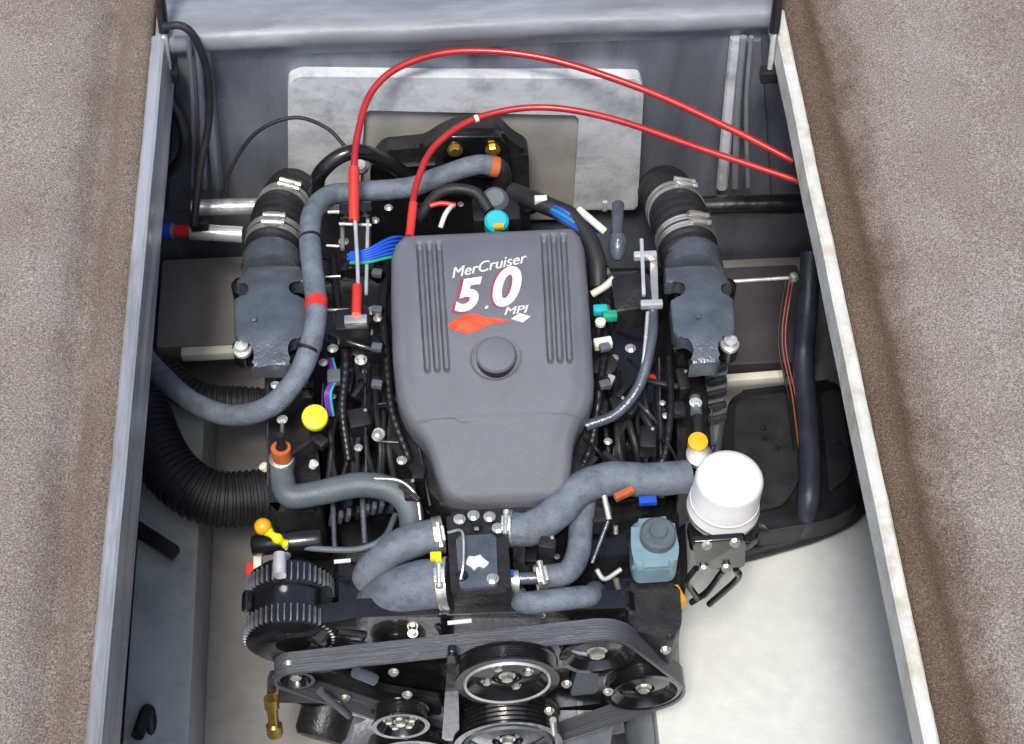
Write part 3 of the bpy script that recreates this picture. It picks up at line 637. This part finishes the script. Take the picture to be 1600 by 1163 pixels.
# ---- alternator
ac = Y(452, 955, -.27); alt_r = .061
alt = lathe('alternator', [(.02, -.06), (.050, -.058), (alt_r, -.05), (alt_r, -.016), (alt_r-.004, -.014), (alt_r-.004, .012), (alt_r, .014), (alt_r, .05), (.048, .062), (.02, .064), (.0001, .064)], ac, (0, 1, 0), 'black_paint', E, seg=56)
finm = bmesh.new(); box_bm(finm, (0, 0, 0), (.0022, .026, .008), None, .001); fm = bpy.data.meshes.new('fin'); finm.to_mesh(fm); finm.free(); fm.materials.append(MATS['fin_metal'])
for row_y in (-.034, .032):
    for k in range(44):
        a = 2*math.pi*k/44
        o = bpy.data.objects.new('fin', fm); scene.collection.objects.link(o)
        o.matrix_world = Matrix.Translation(ac+Vector((math.sin(a)*alt_r, row_y, math.cos(a)*alt_r))) @ Matrix.Rotation(a, 4, 'Y')
        o.parent = alt; o.matrix_parent_inverse = Matrix.Identity(4) if False else alt.matrix_basis.inverted() @ E.matrix_basis.inverted() @ E.matrix_basis
for k in (-2, 2):
    a = .5*k; box('ear', ac+Vector((math.sin(a)*(alt_r+.006), 0, math.cos(a)*(alt_r+.006))), (.014, .03, .012), 'black_paint', alt, rot=Matrix.Rotation(a, 3, 'Y'), bev=.003)
lathe('mount_arm', [(.014, -.05), (.016, -.045), (.016, .045), (.014, .05), (.0001, .05)], ac+Vector((.0, .085, .05)), (1, 0, .1), 'black_paint', alt, seg=24)
box('mount_arm', ac+Vector((.088, .01, .0)), (.045, .12, .03), 'black_paint', alt, bev=.006, rot=rxyz(0, 20, 0))
box('terminal_boot', Z(394, 893, -.32), (.016, .022, .02), 'red_plastic', alt, bev=.004)
box('connector', Z(403, 882, -.31), (.012, .02, .016), 'cream', alt, bev=.002)
tube('post', [Z(437, 900, -.262), Z(437, 866, -.262)], .0095, 'steel', alt, seg=18)
# ---- thermostat housing and its hoses
th = zprism('thermostat_housing', round_poly([(697, 800), (790, 795), (800, 925), (705, 932)], 8), -.25, .12, 'black_cast', E, bev=.008)
zprism('housing_plate', round_poly([(712, 838), (775, 834), (778, 915), (718, 920)], 6), -.244, .01, 'elbow_grey', th, bev=.003)
for u, v in ((718, 812), (740, 806), (765, 808), (778, 826), (722, 900), (770, 905), (745, 822)): bolt(Z(u, v, -.243), .0065, ('zinc', 'black_paint')[random.random() < .4], th)
zprism('casting_mark', smooth_outline([(733, 868), (742, 871), (750, 866), (756, 874), (764, 878), (757, 886), (748, 884), (741, 890), (735, 884), (728, 880)], 3), -.239, .004, 'decal_white', th, bev=.001)
tube('bail_wire', [Z(700, 832, -.235), Z(722, 832, -.225), Z(724, 880, -.23), Z(720, 905, -.24)], .0022, 'zinc', th, seg=8)
P1 = [(690, 836, -.275), (655, 842, -.275), (610, 862, -.29), (580, 895, -.32), (568, 935, -.37)]
zt('coolant_hose', P1, 27, 'grey_hose', E, seg=26); a = Z(*P1[0]); clamp(a.lerp(Z(*P1[1]), .15), a-Z(*P1[1]), .0262, .014, E, screw_dir=Vector((0, -.5, 1)))
P2 = [(700, 912, -.275), (660, 915, -.28), (615, 930, -.30), (585, 958, -.36), (570, 1000, -.45)]
zt('coolant_hose', P2, 39, 'grey_hose', E, seg=30); a = Z(*P2[0]); clamp(a.lerp(Z(*P2[1]), .15), a-Z(*P2[1]), .0368, .014, E, screw_dir=Vector((0, -.2, 1)))
box('yellow_tag', Z(681, 870, -.245), (.016, .012, .01), 'yellow', E, bev=.002)
P3 = [(792, 826, -.27), (830, 826, -.265), (870, 800, -.255), (905, 765, -.25), (955, 748, -.25), (1010, 750, -.26), (1075, 745, -.27)]
zt('coolant_hose', P3, 27, 'grey_hose', E, seg=26); a = Z(*P3[0]); clamp(a.lerp(Z(*P3[1]), .1), a-Z(*P3[1]), .0258, .012, E, screw_dir=Vector((0, -.3, 1)))
P4 = [(915, 775, -.28), (908, 820, -.285), (903, 865, -.29), (885, 895, -.29), (845, 903, -.29)]
zt('bypass_hose', P4, 19, 'grey_hose', E, seg=22); a = Z(*P4[-1]); clamp(a, a-Z(*P4[-2]), .0188, .014, E, screw_dir=Vector((0, -.3, 1)))
zt('bypass_pipe', [(790, 905, -.29), (845, 903, -.29)], 10, 'elbow_grey', E, seg=16)
box('blue_clip', Z(795, 897, -.27), (.014, .01, .01), 'blue_wire', E, bev=.002).name = 'clip'
lathe('hose_collar', [(.014, -.004), (.016, -.004), (.016, .008), (.014, .008)], Z(802, 908, -.288), (1, 0, 0), 'zinc', E, seg=20)
zt('lower_hose', [(806, 930, -.33), (818, 942, -.29), (850, 940, -.28), (900, 934, -.285), (922, 932, -.30), (930, 925, -.34)], 18, 'grey_hose', E, seg=20)
# right cluster between hoses
zprism('front_plate', round_poly([(800, 870), (960, 800), (1060, 780), (1065, 960), (820, 990)], 8), -.40, .06, 'black_paint', E, bev=.006)
box('red_tag', Z(975, 772, -.235), (.03, .01, .012), 'orange', E, rot=rotz(25), bev=.002)
box('blue_tag', Z(1012, 783, -.26), (.026, .012, .01), 'blue_wire', E, bev=.002)
zt('steel_link', [(944, 775, -.25), (952, 812, -.26)], 4.5, 'steel', E); zt('steel_link', [(950, 815, -.27), (925, 880, -.3)], 3, 'elbow_grey', E)
lathe('hose_stub', [(.02, -.03), (.02, .004), (.014, .004), (.014, -.01), (.0001, -.01)], Z(935, 800, -.28), (0, 0, 1), 'black_rubber', E, seg=24)
zt('bright_stud', [(962, 822, -.29), (962, 834, -.3)], 4, 'zinc', E)
zt('clip_loop', [(932, 890, -.3), (945, 905, -.31), (970, 890, -.31)], 4, 'steel', E); zt('clip_loop', [(962, 905, -.3), (968, 928, -.32)], 4.5, 'zinc', E)
# ---- power steering reservoir
rs = zprism('fluid_reservoir', round_poly([(986, 812), (1052, 806), (1062, 860), (1056, 884), (994, 888), (986, 860)], 12), -.255, .045, 'reservoir', E, bev=.012, seg=4)
lathe('reservoir_cap', [(.026, -.006), (.026, .010), (.022, .014), (.014, .014), (.012, .018), (.0001, .018)], Z(1028, 838, -.25), (0, 0, 1), 'dark_hose', rs, seg=32)
# ---- remote oil filter + bracket
fb = Z(1130, 790, -.235)
flt = lathe('oil_filter', [(.046, -.02), (.050, -.016), (.0515, -.01), (.0515, .0), (.049, .004), (.0485, .062), (.0475, .068), (.044, .073), (.036, .076), (.0001, .077)], fb, (.05, .06, 1), 'white_filter', E, seg=64)
lathe('filter_rim', [(.0488, -.001), (.0500, .0), (.0500, .003), (.0488, .004)], fb+Vector((.0004, .0005, .014)), (.05, .06, 1), 'white_filter', flt, seg=64)
lathe('filter_seam', [(.0508, -.002), (.0525, -.002), (.0525, .003), (.0508, .003)], fb+Vector((0, 0, -.006)), (.05, .06, 1), 'zinc', flt, seg=64)
br = zprism('filter_bracket', round_poly([(1074, 815), (1185, 800), (1186, 838), (1170, 850), (1080, 850)], 6), -.27, .02, 'black_paint', E, bev=.004)
prism('bracket_plate', [Y(u, v, fb.y-.085) for u, v in round_poly([(1082, 848), (1165, 842), (1164, 888), (1090, 893)], 5)], .01, 'black_paint', br, dirv=(0, 1, 0), bev=.003)
for u, v in ((1104, 852), (1148, 848), (1100, 890), (1135, 888)): bolt(Y(u, v, fb.y-.088), .0055, 'zinc', br, axis=(0, -1, .6))
for p in ([(1088, 888), (1075, 910), (1090, 935)], [(1130, 892), (1105, 925), (1080, 942)], [(1150, 890), (1152, 905), (1108, 945)]):
    tube('bracket_strut', [Y(u, v, fb.y-.085) for u, v in p], .005, 'black_paint', br, seg=8)
zt('filter_inlet', [(1088, 620, -.25), (1090, 660, -.24), (1092, 700, -.24)], 10, 'black_cast', E, seg=16)
lathe('hose_tape', [(.014, -.008), (.0145, -.008), (.0145, .006), (.0001, .008)], Z(1090, 692, -.23), (0, -.2, 1), 'amber', E, seg=24)
lathe('hose_end_cap', [(.018, -.012), (.019, -.01), (.019, .002), (.012, .006), (.0001, .006)], Z(1092, 710, -.24), (0, -.2, 1), 'zinc', E, seg=28)
zt('sensor_stem', [(1086, 622, -.24), (1088, 648, -.235)], 9, 'dark_hose', E, seg=18); bolt(Z(1087, 630, -.23), .007, 'steel', E)
box('amber_sender', Z(1056, 935, -.36), (.02, .03, .03), 'amber', E, bev=.005, rot=rotz(20))
zprism('pump_body', round_poly([(975, 910), (1062, 912), (1066, 975), (1050, 1000), (985, 985)], 10), -.31, .10, 'black_cast', E, bev=.008)
# ---- right bank: throttle side
zprism('coil_module', round_poly([(955, 432), (1014, 425), (1020, 478), (962, 488)], 6), -.175, .05, 'black_cast', E, bev=.004)
box('rail', Z(1004, 418, -.165), (.006, .11, .008), 'steel', E, rot=rotz(-4), bev=.002)
box('rail', Z(1022, 440, -.18), (.012, .10, .006), 'zinc', E, rot=rotz(-5), bev=.002)
box('rail_clamp', Z(1008, 400, -.17), (.036, .012, .012), 'steel', E, bev=.003); box('rail_clamp', Z(1018, 476, -.17), (.034, .012, .012), 'steel', E, bev=.003)
zt('fuel_line', [(1020, 480, -.18), (1018, 530, -.18), (1000, 600, -.2), (965, 645, -.22), (915, 666, -.23)], 8.5, 'elbow_grey', E, seg=16)
zt('fuel_line', [(1012, 488, -.17), (1006, 560, -.185), (1000, 590, -.2)], 3, 'steel', E, seg=10)
lathe('grey_bulb', [(.0001, .022), (.010, .019), (.014, .008), (.013, -.012), (.006, -.022)], Z(965, 385, -.17), (.1, 1, .6), 'elbow_grey', E, seg=24).name = 'dashpot'
zt('dashpot_stem', [(966, 320, -.2), (964, 355, -.19), (965, 385, -.18)], 10, 'elbow_grey', E)
zt('throttle_lever', [(925, 460, -.2), (945, 448, -.19), (960, 435, -.18)], 6, 'cream', E); 
box('teal_plug', Z(938, 485, -.18), (.022, .014, .014), 'teal', E, bev=.003); box('green_plug', Z(953, 494, -.18), (.022, .014, .014), 'green_wire', E, bev=.003)
lathe('cap_nut', [(.008, 0), (.008, .006), (.0001, .008)], Z(938, 506, -.18), (0, 0, 1), 'cream', E, seg=14)
box('connector', Z(942, 537, -.2), (.028, .016, .014), 'cream', E, rot=rotz(8), bev=.003)
lathe('black_cup', [(.022, -.02), (.022, .004), (.018, .006), (.0001, .006)], Z(942, 570, -.24), (0, 0, 1), 'black_rubber', E, seg=24).name = 'regulator'
box('pin', Z(952, 597, -.22), (.012, .022, .012), 'steel', E, rot=rotz(-30), bev=.003)
bolt(Z(985, 545, -.2), .006, 'zinc', E); bolt(Z(1017, 592, -.25), .006, 'red_plastic', E, name='red_cap')
for j in range(12):
    u = 945+random.randint(0, 95); v = 560+random.randint(0, 60)
    zt('ignition_lead', [(u, v, -.30), (u+random.randint(-20, 20), v+50, -.27), (u+random.randint(-12, 12), v+100, -.28), (u+random.randint(-10, 16), v+150, -.34)], random.uniform(3, 6.5), 'black_rubber', E, seg=10)
zprism('side_bracket', round_poly([(1100, 560), (1140, 560), (1120, 690), (1112, 700), (1108, 640)], 5), -.29, .03, 'dark_hose', E, bev=.003)
for j in range(5): box('tab', Z(1120, 575+j*20, -.27), (.03, .008, .012), 'black_cast', E, rot=rotz(12), bev=.002)
# scattered small hardware through the dark areas
spots = [(505, 470), (500, 400), (588, 430), (596, 520), (520, 620), (560, 610), (600, 600), (608, 650), (628, 720), (640, 770), (655, 740), (668, 790), (560, 700), (470, 700), (500, 690), (930, 700), (950, 690), (960, 720), (985, 640), (1010, 640), (1040, 650), (1035, 600), (1060, 640), (1042, 700), (1035, 630), (920, 730), (830, 870), (815, 850), (870, 870), (735, 952), (785, 955), (680, 985), (645, 990), (975, 610), (940, 640), (1000, 575), (960, 560), (620, 625), (612, 300), (660, 330), (720, 320), (830, 330), (880, 380)]
for i, (u, v) in enumerate(spots):
    z = -.24 if v < 780 else -.33
    k = i % 4
    if k == 0: bolt(Z(u, v, z), random.uniform(.0035, .006), 'zinc', E)
    elif k == 1: box('bracket', Z(u, v, z), (.02+random.random()*.03, .008, .008), 'black_cast', E, rot=rxyz(random.uniform(-20, 20), 0, random.uniform(-60, 60)), bev=.0015)
    elif k == 2: box('connector', Z(u, v, z), (.018, .024, .014), 'black_plastic', E, rot=rotz(random.uniform(-50, 50)), bev=.003)
    else: zt('wire', [(u-18, v-14, z-.02), (u, v+random.randint(-12, 12), z+.01), (u+16, v+20, z-.02)], 2.4, random.choice(['black_rubber', 'black_rubber', 'elbow_grey']), E, seg=8)
for j in range(4):
    v = 430+j*58
    for u, s_ in ((596, -1), (938, 1)):
        inj = lathe('injector', [(.006, -.03), (.006, 0), (.009, .002), (.009, .016), (.006, .02), (.0001, .02)], Z(u, v, -.215), (s_*.5, 0, 1), 'black_plastic', E, seg=18)
        box('injector_plug', Z(u+s_*7, v-3, -.19), (.016, .012, .01), 'dark_hose', inj, rot=rotz(s_*12), bev=.002)
def rib_tube(name, pts, rp, m='black_plastic'): return zt(name, pts, rp, m, E, n=26, seg=12, rf=(lambda R_: (lambda L, t: R_*(1+.10*math.sin(L*1400))))(px(rp, Z(*pts[0]))))
rib_tube('loom_tube', [(605, 400, -.23), (598, 480, -.215), (604, 560, -.215), (612, 640, -.23), (640, 720, -.25)], 6)
rib_tube('loom_tube', [(520, 400, -.23), (527, 470, -.22), (540, 560, -.22), (535, 640, -.24), (545, 720, -.27)], 6.5)
rib_tube('loom_tube', [(930, 400, -.23), (945, 520, -.22), (938, 600, -.22), (925, 690, -.25), (905, 740, -.27)], 6)
rib_tube('loom_tube', [(1045, 560, -.24), (1048, 640, -.235), (1035, 720, -.25), (1000, 735, -.28)], 5.5)
for u0, v0, u1, v1 in ((590, 632, 622, 628), (596, 690, 628, 692), (505, 600, 500, 690), (570, 575, 572, 740), (1030, 560, 1033, 720), (960, 700, 955, 735), (1112, 640, 1114, 700), (418, 590, 418, 760), (655, 700, 672, 790)):
    zt('edge_rod', [(u0, v0, -.245), (u1, v1, -.25)], 1.6, 'alt_metal', E, seg=8)
for (u, v, w_, h_, r_) in ((545, 420, 30, 22, 5), (540, 600, 26, 40, -8), (562, 660, 34, 30, 10), (480, 600, 22, 30, 0), (1012, 690, 26, 34, -6), (1066, 600, 18, 34, 4), (966, 640, 24, 28, 12), (1085, 575, 22, 14, 0), (855, 855, 26, 18, -14), (640, 770, 20, 30, 8)):
    p_ = Z(u, v, -.255); m_ = box('module', p_, (px(w_, p_), px(h_, p_)*1.2, .03), random.choice(['black_plastic', 'black_paint', 'black_cast']), E, rot=rotz(r_), bev=.004)
    bolt(p_+Vector((px(w_*.3, p_), px(h_*.35, p_), .015)), .003, 'zinc', m_, washer=False)
# ---- front drive: pulleys and serpentine belt
YB = -.36
def pulley(u, v, rp, name, y=YB, parts=True, face='black_paint', spokes=0, hub='zinc', hubr=.009, wid=.026):
    c = Y(u, v, y); r = px(rp, c)
    prof = [(.0001, -wid/2+.012), (r*.28, -wid/2+.012), (r*.30, -wid/2+.006), (r*.7, -wid/2+.010), (r*.86, -wid/2+.002), (r*.9, -wid/2-.001), (r+.003, -wid/2-.001), (r+.003, -wid/2+.002)]
    n = 6
    for i in range(n):
        h = -wid/2+.003+(wid-.006)*i/n; prof += [(r, h), (r-.002, h+(wid-.006)/n*.5)]
    prof += [(r, wid/2-.003), (r+.003, wid/2-.002), (r+.003, wid/2), (.0001, wid/2)]
    p = lathe(name, prof, c, (0, 1, 0), face, E, seg=64, sharp=25)
    bolt(c+Vector((0, -wid/2+.010, 0)), hubr, hub, p, axis=(0, -1, 0), name='hub_bolt')
    for k in range(spokes):
        a = 2*math.pi*k/spokes+.4; bolt(c+Vector((math.cos(a)*r*.45, -wid/2+.009, math.sin(a)*r*.45)), .006, hub, p, axis=(0, -1, 0))
    return c, r, p
c_alt = pulley(462, 1050, 27, 'alternator_pulley')
c_idl = pulley(932, 1012, 56, 'idler_pulley', hubr=.012)
c_ps = pulley(1005, 1070, 58, 'steering_pump_pulley')
c_wp = pulley(792, 1052, 78, 'water_pump_pulley', y=-.40, spokes=4, face='black_paint')
c_cr = pulley(792, 1140, 82, 'crank_pulley', y=-.37, wid=.05)
c_l1 = pulley(626, 1122, 42, 'raw_water_pump_pulley', spokes=5, y=-.38)
c_l2 = pulley(640, 1172, 62, 'lower_pulley', spokes=4, y=-.38)
# bright polished ring on the pump pulley
lathe('pulley_ring', [(c_wp[1]*.82, -.002), (c_wp[1]*.87, -.004), (c_wp[1]*.885, .0)], c_wp[0]+Vector((0, -.0135, 0)), (0, 1, 0), 'steel', c_wp[2], seg=64)
lathe('pulley_ring', [(c_cr[1]*.80, -.002), (c_cr[1]*.84, -.004), (c_cr[1]*.86, .0)], c_cr[0]+Vector((0, -.026, 0)), (0, 1, 0), 'dark_hose', c_cr[2], seg=64)
# belt = outer hull of its pulleys
pts = []
for (c, r, _), in zip([c_alt, c_idl, c_ps, c_cr]):
    for k in range(72):
        a = 2*math.pi*k/72; pts.append((c.x+math.cos(a)*(r+.001), c.z+math.sin(a)*(r+.001)))
def hull(P):
    P = sorted(set(P)); cr = lambda o, a, b: (a[0]-o[0])*(b[1]-o[1])-(a[1]-o[1])*(b[0]-o[0])
    lo = []
    for p in P:
        while len(lo) > 1 and cr(lo[-2], lo[-1], p) <= 0: lo.pop()
        lo.append(p)
    hi = []
    for p in reversed(P):
        while len(hi) > 1 and cr(hi[-2], hi[-1], p) <= 0: hi.pop()
        hi.append(p)
    return lo[:-1]+hi[:-1]
H = hull(pts); bm = bmesh.new(); n = len(H); T_ = .005; hw = .0165
cx = sum(h[0] for h in H)/n; czz = sum(h[1] for h in H)/n
ring = []
for i in range(n):
    a = Vector(H[i-1]); b = Vector(H[(i+1) % n]); t = (b-a).normalized(); nn = Vector((t.y, -t.x)); p = Vector(H[i]); q = p+nn*T_
    ring.append([bm.verts.new((x, YB+y, z)) for (x, z), y in (((p.x, p.y), -hw), ((q.x, q.y), -hw), ((q.x, q.y), hw), ((p.x, p.y), hw))])
for i in range(n):
    A, B = ring[i], ring[(i+1) % n]
    for k in range(4): bm.faces.new((A[k], A[(k+1) % 4], B[(k+1) % 4], B[k]))
mk('drive_belt', bm, 'belt', E, sharp=40)
# front plates and bracket behind the pulleys
def yplate(name, pts, y, m, d=.012, **k): return yprism(name, round_poly(pts, 6), y, d, m, E, **k)
yplate('front_cover', [(440, 985), (560, 965), (980, 950), (1060, 985), (1065, 1130), (900, 1160), (700, 1170), (560, 1120), (430, 1095)], -.315, 'black_paint', .03)
yplate('belt_bracket', [(420, 1060), (520, 1050), (600, 1080), (690, 1095), (690, 1120), (560, 1100), (418, 1100)], -.345, 'black_cast')
yplate('belt_bracket', [(700, 1020), (715, 1020), (718, 1160), (690, 1160)], -.39, 'black_paint')
yplate('tensioner_arm', [(905, 1035), (935, 1030), (935, 1085), (890, 1090)], -.34, 'dark_hose', .02)
for u, v in ((450, 1037), (560, 1055), (615, 1050), (548, 1105), (540, 1090), (885, 1068), (950, 1080), (858, 1110), (636, 1085), (1040, 1015), (740, 1035)): bolt(Y(u, v, -.40 if u > 600 else -.36), .0055, 'zinc', E, axis=(0, -1, .3))
tube('bright_pin', [Y(864, 1125, -.41), Y(866, 1145, -.41)], .005, 'zinc', E); tube('oval_tie', [Y(555, 1050, -.38), Y(585, 1062, -.38)], .009, 'elbow_grey', E)
tube('tensioner_strut', [Y(500, 1080, -.38), Y(545, 1118, -.38)], .006, 'elbow_grey', E)
zt('alternator_strut', [(430, 1060, -.4), (428, 1090, -.5)], 12, 'black_paint', E)
lathe('brass_drain', [(.010, 0), (.012, .004), (.012, .02), (.008, .024), (.008, .05), (.011, .052), (.011, .07), (.0001, .07)], Z(430, 1150, -.5), (0, .5, 1), 'brass', E, seg=20)
# lower front drums and pan
zprism('oil_pan', round_poly([(520, 1110), (960, 1110), (940, 1300), (560, 1300)], 20), -.62, .12, 'gel_grey', E, bev=.02)
lathe('seawater_pump', [(.05, -.06), (.055, -.05), (.055, .05), (.045, .06), (.0001, .06)], Y(1030, 1150, -.33), (0, .9, .4), 'dark_hose', E, seg=40)
lathe('pump_housing', [(.035, -.05), (.04, -.04), (.04, .04), (.03, .05), (.0001, .05)], Y(512, 1105, -.30), (.3, .9, .3), 'black_cast', E, seg=40)
# small white print on the black castings (too small to read)
for u, v, wd in ((535, 877, .024), (718, 972, .034)):
    box('print_strip', Z(u, v, -.298 if v < 900 else -.30), (wd, .006, .0015), 'decal_white', E, rot=rotz(3), bev=0)
